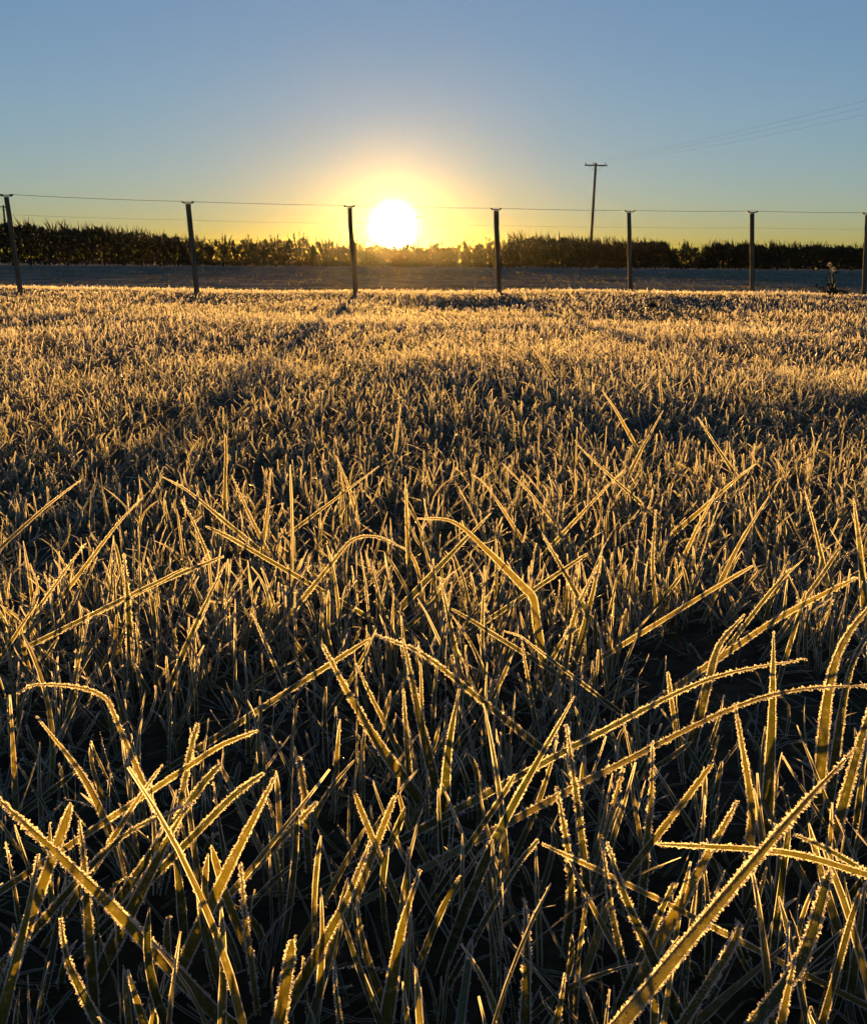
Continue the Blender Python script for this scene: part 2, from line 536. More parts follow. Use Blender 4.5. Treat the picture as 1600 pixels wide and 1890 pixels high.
def hedge_run(px0, px1, label, dens=1.0, lean=-0.2):
    a, _ = hedge_pt(px0); b, _ = hedge_pt(px1)
    L = np.linalg.norm(b - a)
    e = empty('hedge', tuple(a))
    tag(e, label, 'hedge', 'clipped conifer hedge beyond the field')
    n = int(L * 760 * dens)
    px = rng.uniform(px0, px1, n)
    pts = np.array([hedge_pt(p)[0] for p in px]); hh = np.array([hedge_pt(p)[1] for p in px])
    hh = hh * (1 + 0.05 * np.sin(px * 0.11) + 0.05 * np.sin(px * 0.037 + 1) + 0.04 * np.sin(px * 0.31)) * np.clip(0.55 + np.minimum(px - px0, px1 - px) / 45.0, 0, 1)
    f = rng.random(n) ** 0.8
    off = rng.uniform(-0.9, 0.9, n) * (1 - 0.45 * f ** 3)
    P = pts + np.stack([np.zeros(n), off, hh * f * 0.9], 1)
    D = np.stack([rng.normal(lean, 0.38, n), off * 0.5 + rng.normal(0, 0.35, n), np.full(n, 1.0)], 1)
    ln = rng.uniform(0.22, 0.5, n)
    ch = [sprays(P, D, ln, rng.uniform(0.04, 0.085, n), rng.random(n))]
    # leaders standing above the clipped top
    m = int(L * 22)
    px = np.clip(np.repeat(rng.uniform(px0, px1, m // 4 + 1), 4)[:m] + rng.normal(0, 4, m), px0, px1)
    pts = np.array([hedge_pt(p)[0] for p in px]); hh = np.array([hedge_pt(p)[1] for p in px])
    P = pts + np.stack([np.zeros(m), rng.uniform(-.5, .5, m), hh * rng.uniform(0.74, 0.92, m) * np.clip(0.6 + np.minimum(px - px0, px1 - px) / 45.0, 0, 1)], 1)
    D = np.stack([rng.normal(lean, 0.35, m) + 0.3 * np.sin(px * 0.13), rng.normal(0, 0.25, m), np.ones(m)], 1)
    ch.append(sprays(P, D, rng.uniform(0.45, 1.25, m) * (hh / 2.8), rng.uniform(0.035, 0.07, m), rng.random(m)))
    link('foliage', foliage_mesh('foliage', ch, a), e, [M_CONIFER])
    # stems inside
    parts = []
    for p in np.arange(px0 + 12, px1 - 6, 34):
        q, h = hedge_pt(p)
        parts.append(tube([q - a + np.array([0, 0, -0.2]), q - a + np.array([0.05, 0, h * 0.45]), q - a + np.array([0.0, 0.05, h * 0.85])], [0.10, 0.07, 0.02], 7))
    for v, t in parts:
        link('stem', np_mesh('stem', v, t, smooth=True), e, [M_BARK])
    return e


def conifer(px, wpx, label, hscale=1.0, dens=1.0, fan=0.75):
    q, h = hedge_pt(px)
    h *= hscale
    Yh = hedge_y(px)
    wd = wpx / F * Yh / 2
    e = empty('conifer_tree', tuple(q))
    tag(e, label, 'tree', 'loose conifers in the shelter belt')
    V, T = tube([(0, 0, -0.2), (0.03, 0, h * 0.4), (0, 0.02, h * 0.95)], [0.12, 0.08, 0.02], 9)
    tr = link('trunk', np_mesh('trunk', V, T, smooth=True), e, [M_BARK])
    limbs, ch = [], []
    # body of the tree: dense low down, opening into gaps towards the top
    m = int(2300 * dens)
    zz = rng.random(m)
    xx = rng.uniform(-1, 1, m)
    seed = int(px)
    hole = vnoise(xx * wd, zz * h, 5.5, seed) + 0.7 * vnoise(xx * wd, zz * h, 11.0, seed + 1) < -0.95 + 0.9 * (zz - 0.45) * fan
    keep = ~hole
    zz, xx = zz[keep], xx[keep]; m = len(zz)
    flare = 0.72 + 0.28 * zz
    P = np.stack([xx * wd * flare, rng.uniform(-0.35, 0.35, m), zz * h * (0.86 - 0.26 * np.abs(xx) ** 1.6 + 0.07 * np.sin(xx * 7 + px))], 1)
    D = np.stack([xx * 0.75 + rng.normal(-0.1, .22, m), rng.normal(0, .3, m), np.ones(m)], 1)
    ch.append(sprays(P, D, rng.uniform(0.22, 0.48, m), rng.uniform(0.03, 0.06, m), rng.random(m)))
    # fanned leaders: upswept limbs tipped with sprays
    k = int(15 * dens)
    for i in range(k):
        xa = rng.uniform(-0.8, 0.8)
        A = np.array([0.25 * xa * wd, 0, h * rng.uniform(0.2, 0.5)])
        C = np.array([xa * wd * 1.15, rng.uniform(-.3, .3), h * (1.06 - 0.24 * abs(xa)) * rng.uniform(0.84, 1.08)])
        B = A * 0.5 + C * 0.5 + np.array([0.1 * xa * wd, 0, -0.05 * h])
        limbs.append(tube([A, B, C], [0.03, 0.02, 0.006], 5))
        q_ = 26
        tt = rng.random(q_) ** 0.8
        Pq = ((1 - tt) ** 2)[:, None] * A + (2 * tt * (1 - tt))[:, None] * B + (tt ** 2)[:, None] * C
        dirn = (C - B) / np.linalg.norm(C - B)
        Dq = dirn + rng.normal(0, 0.22, (q_, 3))
        ch.append(sprays(Pq, Dq, rng.uniform(0.18, 0.36, q_), rng.uniform(0.018, 0.04, q_), rng.random(q_)))
    V, T = merge(limbs)
    link('limb', np_mesh('limb', V, T), tr, [M_BARK])
    link('crown', foliage_mesh('crown', ch, np.zeros(3)), e, [M_CONIFER])
    return e


hedge_run(-260, 352, 'dense dark clipped hedge running left from the second fence post')
hedge_run(925, 1247, 'dense dark hedge under the tall power pole')
hedge_run(1286, 1860, 'dense dark hedge at the right end behind the last fence posts', lean=-0.3)
CON = [(362, 62, 'spiky conifer just right of the second fence post with bright gaps', 1.0, 0.8),
       (412, 60, 'gappy conifer second to the right of the second fence post', 1.03, 0.7),
       (462, 62, 'bushy conifer halfway between the second post and the third', 1.0, 1.0),
       (508, 58, 'fan shaped conifer left of the tallest one near the third post', 1.0, 0.85),
       (552, 62, 'tallest fan shaped conifer left of the third post', 1.08, 0.8),
       (602, 62, 'wide flame shaped conifer beside the third post on its left', 1.02, 0.8),
       (655, 66, 'conifer directly behind the third fence post left of the sun', 1.0, 0.9),
       (708, 66, 'low conifer under the left edge of the sun', 1.0, 1.0),
       (756, 66, 'low conifer under the right edge of the sun', 1.0, 1.0),
       (806, 62, 'spiky conifer right of the sun in the glare', 1.0, 0.9),
       (856, 62, 'spiky conifer between the sun and the fourth post', 1.0, 0.9),
       (905, 62, 'bushy conifer behind the fourth fence post', 1.0, 1.0),
       (1265, 44, 'lone fan shaped conifer standing in the hedge gap', 1.14, 0.75)]
for (px, w, lab, hs, dn) in CON:
    conifer(px, w, lab, hs, dn)

# ------------------------------------------------------------------ grass blades
def blade_curves(base, ctrl, tip, n):
    """quadratic curves: (B,n+1,3) points and tangents"""
    t = np.linspace(0, 1, n + 1)[None, :, None]
    b, c, e = base[:, None], ctrl[:, None], tip[:, None]
    P = (1 - t) ** 2 * b + 2 * t * (1 - t) * c + t ** 2 * e
    T = 2 * (1 - t) * (c - b) + 2 * t * (e - c)
    T = T / (np.linalg.norm(T, axis=2, keepdims=True) + 1e-9)
    return P, T


def blade_frames(P, T, side):
    S = side[:, None, :] - T * np.sum(side[:, None, :] * T, axis=2, keepdims=True)
    S = S / (np.linalg.norm(S, axis=2, keepdims=True) + 1e-9)
    Nn = np.cross(T, S)
    return S, Nn


def width_profile(t, blunt, B):
    """half width along the blade, 0..1; blunt: (B,) 0 pointed .. 1 bitten off"""
    t = t[None, :]
    sharp = np.clip(1 - t, 0, 1) ** 0.78 * (0.55 + 0.45 * np.minimum(1, t * 3)) * 1.25
    cut = np.sqrt(np.clip(1 - ((t - 0.86) / 0.14).clip(0, 1) ** 2, 0, 1)) * (0.75 + 0.25 * np.minimum(1, t * 3)) * (1 - 0.25 * t)
    return np.clip(sharp * (1 - blunt[:, None]) + cut * blunt[:, None], 0.03, 1.1)


class Pile:
    def __init__(s):
        s.V, s.T, s.UV, s.M, s.A, s.o = [], [], [], [], [], 0

    def add(s, V, T, m, uv=None, a=None):
        s.V.append(V); s.T.append(T + s.o); s.o += len(V)
        s.UV.append(uv if uv is not None else np.zeros((len(V), 2)))
        s.M.append(np.full(len(T), m)); s.A.append(a if a is not None else np.zeros(len(V)))

    def mesh(s, name, smooth=False):
        return np_mesh(name, np.concatenate(s.V), np.concatenate(s.T), smooth, np.concatenate(s.UV), np.concatenate(s.M), np.concatenate(s.A))


def strip_tris(B, n, cols):
    """triangles of B strips of n segments, `cols` vertices per row"""
    r = np.arange(n)[:, None]; c = np.arange(cols - 1)[None, :]
    a = r * cols + c
    q = np.stack([a, a + 1, a + cols + 1, a, a + cols + 1, a + cols], -1).reshape(-1, 3)
    return (np.arange(B)[:, None, None] * ((n + 1) * cols) + q[None]).reshape(-1, 3)


def blade_body(P, S, Nn, hw, fold=0.22):
    B, n1, _ = P.shape
    L = P - S * hw[..., None]
    Rr = P + S * hw[..., None]
    Mi = P - Nn * (hw * fold)[..., None]
    V = np.stack([L, Mi, Rr], 2).reshape(-1, 3)
    uv = np.zeros((B, n1, 3, 2)); uv[:, :, 1, 0] = 0.5; uv[:, :, 2, 0] = 1; uv[..., 1] = np.linspace(0, 1, n1)[None, :, None]
    return V, strip_tris(B, n1 - 1, 3), uv.reshape(-1, 2)


def rime_rims(P, T, S, Nn, hw, thick, jag):
    """crust of frost along both margins: thin uneven fins, each with its own tilt"""
    B, n1, _ = P.shape
    Vs, Ts, o = [], [], 0
    for sg in (-1, 1):
        E = P + S * (sg * hw)[..., None]
        th = thick[..., None]
        j = (1 + jag * rng.uniform(-1, 1, (B, n1)))[..., None]
        tl = rng.normal(0, 0.5, (B, n1))[..., None]
        a = E - S * sg * th * 0.8 + Nn * th * 0.25
        b = E + S * sg * th * j + Nn * th * tl
        V = np.stack([a, b], 2).reshape(-1, 3)
        Vs.append(V); Ts.append(strip_tris(B, n1 - 1, 2) + o); o += len(V)
    return np.concatenate(Vs), np.concatenate(Ts)


def rime_needles(P, T, S, Nn, hw, per, size, face=0.25):
    """hoar-frost plates and needles standing off the margins and, fewer, off the faces; `per` per blade"""
    B, n1, _ = P.shape
    t = 0.10 + 0.90 * rng.random((B, per)) ** 0.8
    f = t * (n1 - 1)
    i = np.minimum(f.astype(int), n1 - 2); w = (f - i)[..., None]
    bi = np.arange(B)[:, None]
    lerp = lambda A: A[bi, i] * (1 - w) + A[bi, i + 1] * w
    p, tt, s, nn = lerp(P), lerp(T), lerp(S), lerp(Nn)
    h = (hw[bi, i] * (1 - w[..., 0]) + hw[bi, i + 1] * w[..., 0])
    sg = np.where(rng.random((B, per)) < 0.5, -1.0, 1.0)
    onface = rng.random((B, per)) < face
    pos = np.where(onface, rng.uniform(-0.85, 0.85, (B, per)), sg)
    foot = p + s * (pos * h)[..., None]
    outw = np.where(onface, 0.15 * sg, sg)[..., None] * s + nn * np.where(onface, np.where(rng.random((B, per)) < .5, -1.0, 1.0), rng.normal(0, 0.6, (B, per)))[..., None] + tt * rng.normal(0.3, 0.5, (B, per))[..., None]
    outw /= np.linalg.norm(outw, axis=2, keepdims=True)
    size = np.asarray(size)
    ln = size * rng.uniform(0.35, 1.15, (B, per)) * np.where(onface, 0.5, 1.0)
    wd = ln * rng.uniform(0.22, 0.45, (B, per))
    u = np.cross(outw, rng.normal(size=(B, per, 3))); u /= np.linalg.norm(u, axis=2, keepdims=True) + 1e-9
    foot = foot - outw * (ln * 0.25)[..., None]
    V = [foot, foot + u * wd[..., None] + outw * (ln * 0.45)[..., None], foot + outw * ln[..., None],
         foot - u * wd[..., None] + outw * (ln * 0.45)[..., None]]
    V = np.stack(V, 2).reshape(-1, 3)
    F_ = np.array([(0, 1, 2), (0, 2, 3)])
    Tn = ((np.arange(B * per) * 4)[:, None, None] + F_[None]).reshape(-1, 3)
    return V, Tn


# ---- blades that can be picked out one by one, traced at their own distances.
# (tuft, tip height, width in pixels, blunt, [(x, y) tip ... visible foot], lean of the tip away(+)/towards(-) the lens per metre)
HERO = [
 # bottom right: the broad leaning blade
 ('a', .235, 38, 0, [(1581,1379),(1431,1544),(1146,1889)], .25),
 ('a', .15, 30, 0, [(1360,1480),(1274,1637),(1206,1757)], .1),
 ('a', .14, 28, 0, [(1120,1555),(1155,1660),(1202,1765)], .1),
 ('a', .13, 15, 0, [(1110,1547),(1130,1690),(1161,1832)], .1),
 ('a', .12, 20, 1, [(1367,1705),(1349,1750),(1285,1851)], 0),
 ('a', .11, 14, 1, [(1244,1630),(1228,1665),(1210,1705)], 0),
 ('b', .16, 28, 1, [(1532,1607),(1480,1769),(1394,1889)], .1),
 ('b', .13, 28, 0, [(1469,1761),(1456,1820),(1442,1889)], 0),
 ('b', .15, 16, 1, [(1207,1558),(1446,1574),(1600,1615)], .2),
 ('b', .14, 14, 1, [(1465,1540),(1530,1570),(1600,1612)], .1),
 ('b', .13, 14, 1, [(1590,1640),(1570,1700),(1545,1790)], .1),
 # upright broad blade and its neighbours
 ('c', .19, 25, 0, [(1428,1165),(1424,1340),(1415,1520)], .1),
 ('c', .15, 16, 0, [(1356,1297),(1386,1480),(1385,1545)], .1),
 ('c', .14, 16, 0, [(1204,1370),(1202,1460),(1195,1545)], 0),
 ('c', .13, 14, 1, [(1318,1405),(1262,1480),(1210,1547)], 0),
 ('c', .11, 9, 1, [(1150,1418),(1145,1440),(1139,1462)], 0),
 ('d', .20, 23, 0, [(1625,1090),(1537,1237),(1505,1540)], .1),
 ('d', .19, 20, 0, [(1630,1130),(1568,1243),(1530,1480)], .1),
 ('d', .18, 14, 0, [(1575,919),(1588,1025),(1597,1145)], .1),
 ('d', .17, 20, 0, [(1640,1230),(1600,1330),(1560,1470)], .1),
 ('e', .16, 16, 0, [(1487,1216),(1303,1256),(1070,1372)], .2),
 ('e', .15, 15, 0, [(1640,1262),(1400,1290),(1085,1440)], .2),
 ('e', .15, 24, 0, [(1375,1134),(1328,1190),(1306,1262)], .1),
 ('e', .14, 12, 1, [(1581,1066),(1444,1137),(1344,1203)], .2),
 ('e', .12, 10, 1, [(1487,1090),(1470,1150),(1453,1205)], 0),
 ('e', .11, 10, 1, [(1232,1240),(1240,1300),(1246,1340)], 0),
 # centre: the folded blade with its neighbours
 ('f', .20, 21, 0, [(770,957),(838,964),(905,1022),(966,1084),(984,1106),(992,1160),(1022,1320)], .0),
 ('f', .15, 14, 0, [(1003,990),(1035,1045),(1069,1105)], .1),
 ('f', .16, 14, 0, [(1100,1047),(1060,1140),(1040,1250)], .1),
 ('f', .13, 10, 1, [(1084,1022),(1035,1055),(987,1087)], .1),
 ('f', .12, 10, 0, [(962,1172),(966,1205),(972,1240)], 0),
 ('f', .12, 10, 0, [(931,1165),(960,1175),(990,1197)], 0),
 ('f', .15, 15, 0, [(1110,1020),(1090,1110),(1052,1260)], .1),
 ('g', .16, 17, 0, [(906,947),(840,1015),(758,1102)], .1),
 ('g', .16, 10, 0, [(748,880),(752,990),(758,1100)], .1),
 ('g', .13, 10, 0, [(760,1019),(694,991),(650,997),(620,1030)], .1),
 ('g', .15, 14, 0, [(812,1065),(838,1190),(856,1278)], 0),
 ('g', .15, 10, 0, [(894,1044),(892,1228),(925,1360)], .1),
 ('g', .12, 12, 1, [(830,1122),(858,1138),(887,1156)], 0),
 ('g', .12, 11, 0, [(831,1131),(870,1190),(900,1255)], 0),
 # centre left: the V of pale blades
 ('h', .16, 23, 0, [(594,1190),(690,1360),(806,1520)], 0),
 ('h', .16, 23, 0, [(744,1178),(780,1350),(815,1500)], 0),
 ('h', .14, 10, 0, [(772,1184),(776,1230),(778,1290)], 0),
 ('h', .14, 15, 0, [(694,1172),(780,1208),(885,1290)], 0),
 ('h', .13, 13, 1, [(684,1178),(645,1203),(600,1232)], .1),
 ('h', .12, 14, 0, [(656,1222),(680,1275),(710,1335)], 0),
 ('h', .12, 16, 0, [(744,1272),(748,1330),(752,1385)], 0),
 ('h', .15, 25, 0, [(847,1272),(826,1400),(818,1560)], 0),
 ('i', .19, 24, 0, [(1060,1285),(905,1570),(790,1862)], .1),
 ('i', .13, 17, 0, [(1028,1452),(1054,1640),(1034,1825)], 0),
 ('i', .16, 16, 0, [(1045,1337),(1075,1560),(1090,1712)], .1),
 ('i', .12, 14, 1, [(994,1550),(950,1605),(892,1706)], 0),
 ('i', .12, 12, 1, [(1000,1558),(1100,1605),(1214,1660)], .1),
 ('i', .11, 22, 0, [(969,1660),(972,1770),(969,1889)], 0),
 ('i', .12, 14, 1, [(950,1430),(930,1465),(900,1510)], 0),
 # bottom centre
 ('j', .13, 30, 0, [(775,1606),(740,1722),(712,1889)], 0),
 ('j', .14, 25, 0, [(684,1553),(640,1660),(590,1753)], 0),
 ('j', .12, 15, 1, [(653,1460),(668,1500),(690,1555)], 0),
 ('j', .12, 16, 1, [(728,1472),(715,1505),(700,1545)], 0),
 ('j', .10, 15, 0, [(617,1772),(620,1830),(628,1889)], 0),
 ('j', .10, 15, 1, [(551,1397),(562,1470),(568,1565)], 0),
 ('j', .11, 30, 1, [(540,1735),(530,1800),(515,1889)], 0),
 ('j', .10, 12, 1, [(585,1480),(548,1520),(506,1565)], 0),
 # bottom left
 ('k', .19, 27, 0, [(-25,1455),(187,1656),(430,1905)], -.2),
 ('k', .12, 24, 0, [(112,1697),(127,1780),(180,1889)], 0),
 ('k', .14, 23, 0, [(71,1577),(49,1694),(8,1862)], 0),
 ('k', .15, 26, 1, [(131,1484),(118,1525),(101,1572)], 0),
 ('k', .14, 22, 0, [(146,1514),(152,1560),(156,1612)], 0),
 ('k', .13, 17, 0, [(360,1480),(220,1550),(64,1716)], .1),
 ('l', .16, 27, 0, [(510,1429),(405,1637),(300,1860)], 0),
 ('l', .15, 17, 0, [(67,1322),(157,1440),(212,1559)], 0),
 ('l', .14, 16, 1, [(487,1427),(430,1470),(379,1521)], 0),
 ('l', .15, 14, 1, [(476,1349),(410,1375),(349,1414)], .1),
 ('l', .14, 20, 1, [(409,1409),(380,1440),(349,1482)], 0),
 ('l', .13, 30, 0, [(345,1490),(312,1545),(277,1613)], 0),
 ('l', .14, 15, 0, [(300,1412),(258,1470),(217,1534)], 0),
 ('l', .11, 12, 0, [(444,1592),(452,1690),(465,1790)], 0),
 ('l', .14, 12, 1, [(366,1335),(355,1370),(347,1410)], 0),
 # left middle
 ('m', .17, 14, 0, [(416,1039),(345,1190),(275,1370)], 0),
 ('m', .16, 16, 0, [(229,1024),(236,1110),(240,1195)], 0),
 ('m', .14, 10, 1, [(412,1027),(330,1060),(244,1099)], .1),
 ('m', .14, 10, 1, [(337,1050),(300,1070),(262,1088)], .1),
 ('m', .13, 9, 0, [(165,1133),(150,1200),(138,1256)], 0),
 ('m', .12, 9, 0, [(465,1132),(478,1160),(491,1190)], 0),
 ('m', .14, 10, 0, [(30,1282),(67,1264),(150,1270),(195,1290),(215,1330)], .1),
 ('n', .17, 8, 0, [(262,919),(215,970),(165,1035)], .1),
 ('n', .16, 8, 0, [(150,885),(85,935),(19,994)], .1),
 ('n', .15, 8, 0, [(157,1003),(130,1040),(105,1075)], .1),
 ('n', .16, 9, 0, [(55,1040),(70,1100),(30,1170)], .1),
 ('o', .16, 9, 0, [(427,877),(470,970),(517,1063)], .1),
 ('o', .16, 9, 0, [(499,870),(495,930),(487,992)], .1),
 ('o', .14, 10, 1, [(379,971),(420,990),(469,1018)], .1),
 ('o', .14, 9, 0, [(300,880),(345,905),(398,948)], .1),
 ('o', .15, 8, 0, [(335,922),(360,970),(385,1030)], .1),
 ('o', .16, 8, 1, [(416,802),(417,835),(416,872)], .1),
 # right middle
 ('p', .17, 10, 0, [(1419,916),(1359,1015),(1287,1169)], .1),
 ('p', .15, 10, 1, [(1390,1044),(1320,1085),(1250,1128)], .1),
 ('p', .16, 9, 0, [(1210,940),(1205,1060),(1222,1195)], .1),
 ('p', .16, 9, 0, [(1325,900),(1262,1030),(1244,1125)], .1),
 ('p', .14, 9, 1, [(1460,1050),(1420,1095),(1385,1140)], .1),
 ('p', .14, 9, 1, [(1550,1010),(1528,1045),(1500,1085)], .1),
 ('p', .16, 9, 0, [(1485,905),(1500,960),(1512,1010)], .1),
 ('q', .17, 8, 0, [(1224,757),(1175,847),(1130,945)], .1),
 ('q', .16, 8, 0, [(1152,866),(1090,930),(1022,1003)], .1),
 ('q', .16, 7, 0, [(1287,769),(1320,820),(1355,872)], .1),
 ('q', .15, 10, 0, [(1396,855),(1358,885),(1321,917)], .1),
 ('q', .16, 7, 0, [(1111,720),(1138,760),(1164,806)], .1),
 ('q', .15, 7, 0, [(1066,821),(1095,850),(1128,880)], .1),
 ('q', .17, 6, 0, [(1216,667),(1218,705),(1221,745)], .1),
 ('r', .15, 7, 0, [(927,855),(965,895),(1006,943)], .1),
 ('r', .16, 6, 0, [(980,637),(1010,680),(1042,726)], .1),
 ('r', .15, 7, 0, [(740,745),(725,850),(690,930)], .1),
 ('r', .14, 7, 0, [(700,860),(640,905),(580,950)], .1),
 ('r', .14, 7, 0, [(620,840),(640,890),(655,940)], .1),
 ('r', .14, 7, 0, [(870,875),(900,900),(960,990)], .1),
]
TUFT = {
 'a': 'grass tuft with the broadest blade slanting up to the right, bottom right',
 'b': 'grass tuft with two blunt frosted blades and a flat lying blade, bottom right corner',
 'c': 'grass tuft with one broad upright pointed blade, lower right',
 'd': 'grass tuft with long blades arching out past the right edge',
 'e': 'grass tuft with two long blades lying nearly flat, right',
 'f': 'grass tuft with the bent over blade, centre right',
 'g': 'grass tuft with a crossed pair of blades and an arched one, centre',
 'h': 'grass tuft whose pale pointed blades form a V, centre',
 'i': 'grass tuft with a long straight blade leaning right, lower centre',
 'j': 'grass tuft of short wide blades, bottom centre left of the lower middle',
 'k': 'grass tuft with a thick blade slanting down to the right, bottom left corner',
 'l': 'fan of frosted blades behind the thick slanting blade, lower left',
 'm': 'loose grass tuft with an upright blade and a drooping arched one, left',
 'n': 'sparse tuft of thin blades leaning right at the left edge',
 'o': 'tuft of thin crossing blades left of the centre',
 'p': 'tuft of thin straight blades leaning right, right of the centre',
 'q': 'tall thin scattered blades above the short turf, right of the centre',
 'r': 'thin scattered blades above the short turf under the sun',
}
hero_foot = []
tufts = {}
for key, lab in TUFT.items():
    rows = [h for h in HERO if h[0] == key]
    geo = []
    for (_, zt, wpx, blunt, pts, lean) in rows:
        tip = at_z(pts[0][0], pts[0][1], zt)
        # the foot of what is seen lies a little nearer (lean > 0: the blade leans away from the lens)
        seen = at_y(pts[-1][0], pts[-1][1], tip[1] * 1.0)
        ln = np.linalg.norm(tip - seen)
        seen = at_y(pts[-1][0], pts[-1][1], max(0.16, tip[1] - lean * ln))
        m_ = len(pts)
        cvp = [tip] + [at_y(pts[q][0], pts[q][1], tip[1] + (seen[1] - tip[1]) * q / (m_ - 1)) for q in range(1, m_ - 1)] + [seen]
        cvp = np.array(cvp[::-1])
        mid = cvp[m_ // 2]
        ext = np.concatenate([[2 * cvp[0] - cvp[1]], cvp, [2 * cvp[-1] - cvp[-2]]])
        cv = []
        for q in range(m_ - 1):
            p0, p1, p2, p3 = ext[q:q + 4]
            for u_ in np.linspace(0, 1, 12, endpoint=(q == m_ - 2)):
                cv.append(0.5 * (2 * p1 + (p2 - p0) * u_ + (2 * p0 - 5 * p1 + 4 * p2 - p3) * u_ ** 2 + (3 * p1 - p0 - 3 * p2 + p3) * u_ ** 3))
        cv = np.array(cv)
        ctrl = cv[3]
        # run on into the ground along the foot's own direction
        d0 = (seen - ctrl); d0 /= np.linalg.norm(d0)
        if d0[2] > -0.45:
            d0[2] = -0.45; d0 /= np.linalg.norm(d0)
        g = (seen[2] + 0.01) / -d0[2]
        foot = seen + d0 * max(g, 0.0)
        dist = np.linalg.norm(mid - np.array([0, 0, CAM_H]))
        geo.append((cv, seen, foot, 0.86 * wpx * dist / F, 0.7 * blunt, dist))
    org = np.mean([np.array([g[2][0], g[2][1], 0]) for g in geo], 0)
    e = empty('grass_tuft', tuple(org))
    tag(e, lab, 'grass', 'grass tufts in the foreground')
    tufts[key] = e
    for (cv, seen, foot, w, blunt, dist) in geo:
        hero_foot.append((foot[0], foot[1]))
        n = 30
        # piecewise: foot->seen straight, seen->tip curve
        k = max(3, int(9 * np.linalg.norm(foot - seen) / 0.1)) if np.linalg.norm(foot - seen) > 0.004 else 0
        if k:
            s = np.linspace(0, 1, k + 1)[:-1, None]
            cv = np.concatenate([foot + (seen - foot) * s, cv])
        # slight waver
        n1 = len(cv)
        arc = np.concatenate([[0], np.cumsum(np.linalg.norm(np.diff(cv, axis=0), axis=1))]); Lb = arc[-1]
        tt = arc / Lb
        P = cv[None] - org
        Tn = np.gradient(cv, axis=0); Tn /= np.linalg.norm(Tn, axis=1, keepdims=True); Tn = Tn[None]
        tocam = np.array([0, 0, CAM_H]) - cv[n1 // 2]; tocam /= np.linalg.norm(tocam)
        side = np.cross(Tn[0, n1 // 2], tocam)
        side = side / np.linalg.norm(side) + tocam * random.uniform(-0.5, 0.5)
        S, Nn = blade_frames(P, Tn, side[None])
        hw = 0.5 * w * width_profile(tt, np.array([float(blunt)]), 1)
        fold = random.uniform(0.1, 0.45) * random.choice((-1, 1))
        V, T, uv = blade_body(P, S, Nn, hw * 0.92, fold)
        bo = link('blade', np_mesh('blade', V, T, True, uv, None, np.full(len(V), random.random())), e, [M_BLADE])
        pile = Pile()
        m = int(np.clip(Lb / 0.0005, 120, 640))
        Pf, Tf = [np.stack([np.interp(np.linspace(0, 1, m), tt, A[0, :, q]) for q in range(3)], 1)[None] for A in (P, Tn)]
        Tf /= np.linalg.norm(Tf, axis=2, keepdims=True)
        Sf, Nf = blade_frames(Pf, Tf, side[None])
        hf = 0.5 * w * width_profile(np.linspace(0, 1, m), np.array([float(blunt)]), 1)
        th = np.full((1, m), min(0.00085, 0.13 * w)) * random.uniform(0.6, 1.15) * (0.6 + 0.8 * rng.random((1, m))) * (0.75 + 0.45 * vnoise(np.linspace(0, 1, m), 0.0, 40.0, random.randrange(999)))[None].clip(0.25, 1.5)
        th = np.maximum(th, 0.00025 * dist)
        V, T = rime_rims(Pf, Tf, Sf, Nf, hf, th, 0.7); pile.add(V, T, 0)
        per = int(np.clip(Lb * 2 / 0.00042 * min(1, 0.5 / dist), 150, 900))
        V, T = rime_needles(Pf, Tf, Sf, Nf, hf, per, 0.0019 * max(0.75, min(1.3, dist / 0.5)) * random.uniform(0.5, 1.25), face=random.uniform(0.12, 0.45)); pile.add(V, T, 0)
        link('frost', pile.mesh('frost'), bo, [M_FROST])

hero_foot = np.array(hero_foot)


# ---- all the other grass: one mass
grass = Pile()


def scatter(dmin, dmax, per_m2, half=0.62):
    area = half * (dmax ** 2 - dmin ** 2)
    n = int(area * per_m2)
    d = np.sqrt(rng.uniform(dmin ** 2, dmax ** 2, n))
    x = rng.uniform(-half, half, n) * (d + 0.35)
    return x, d


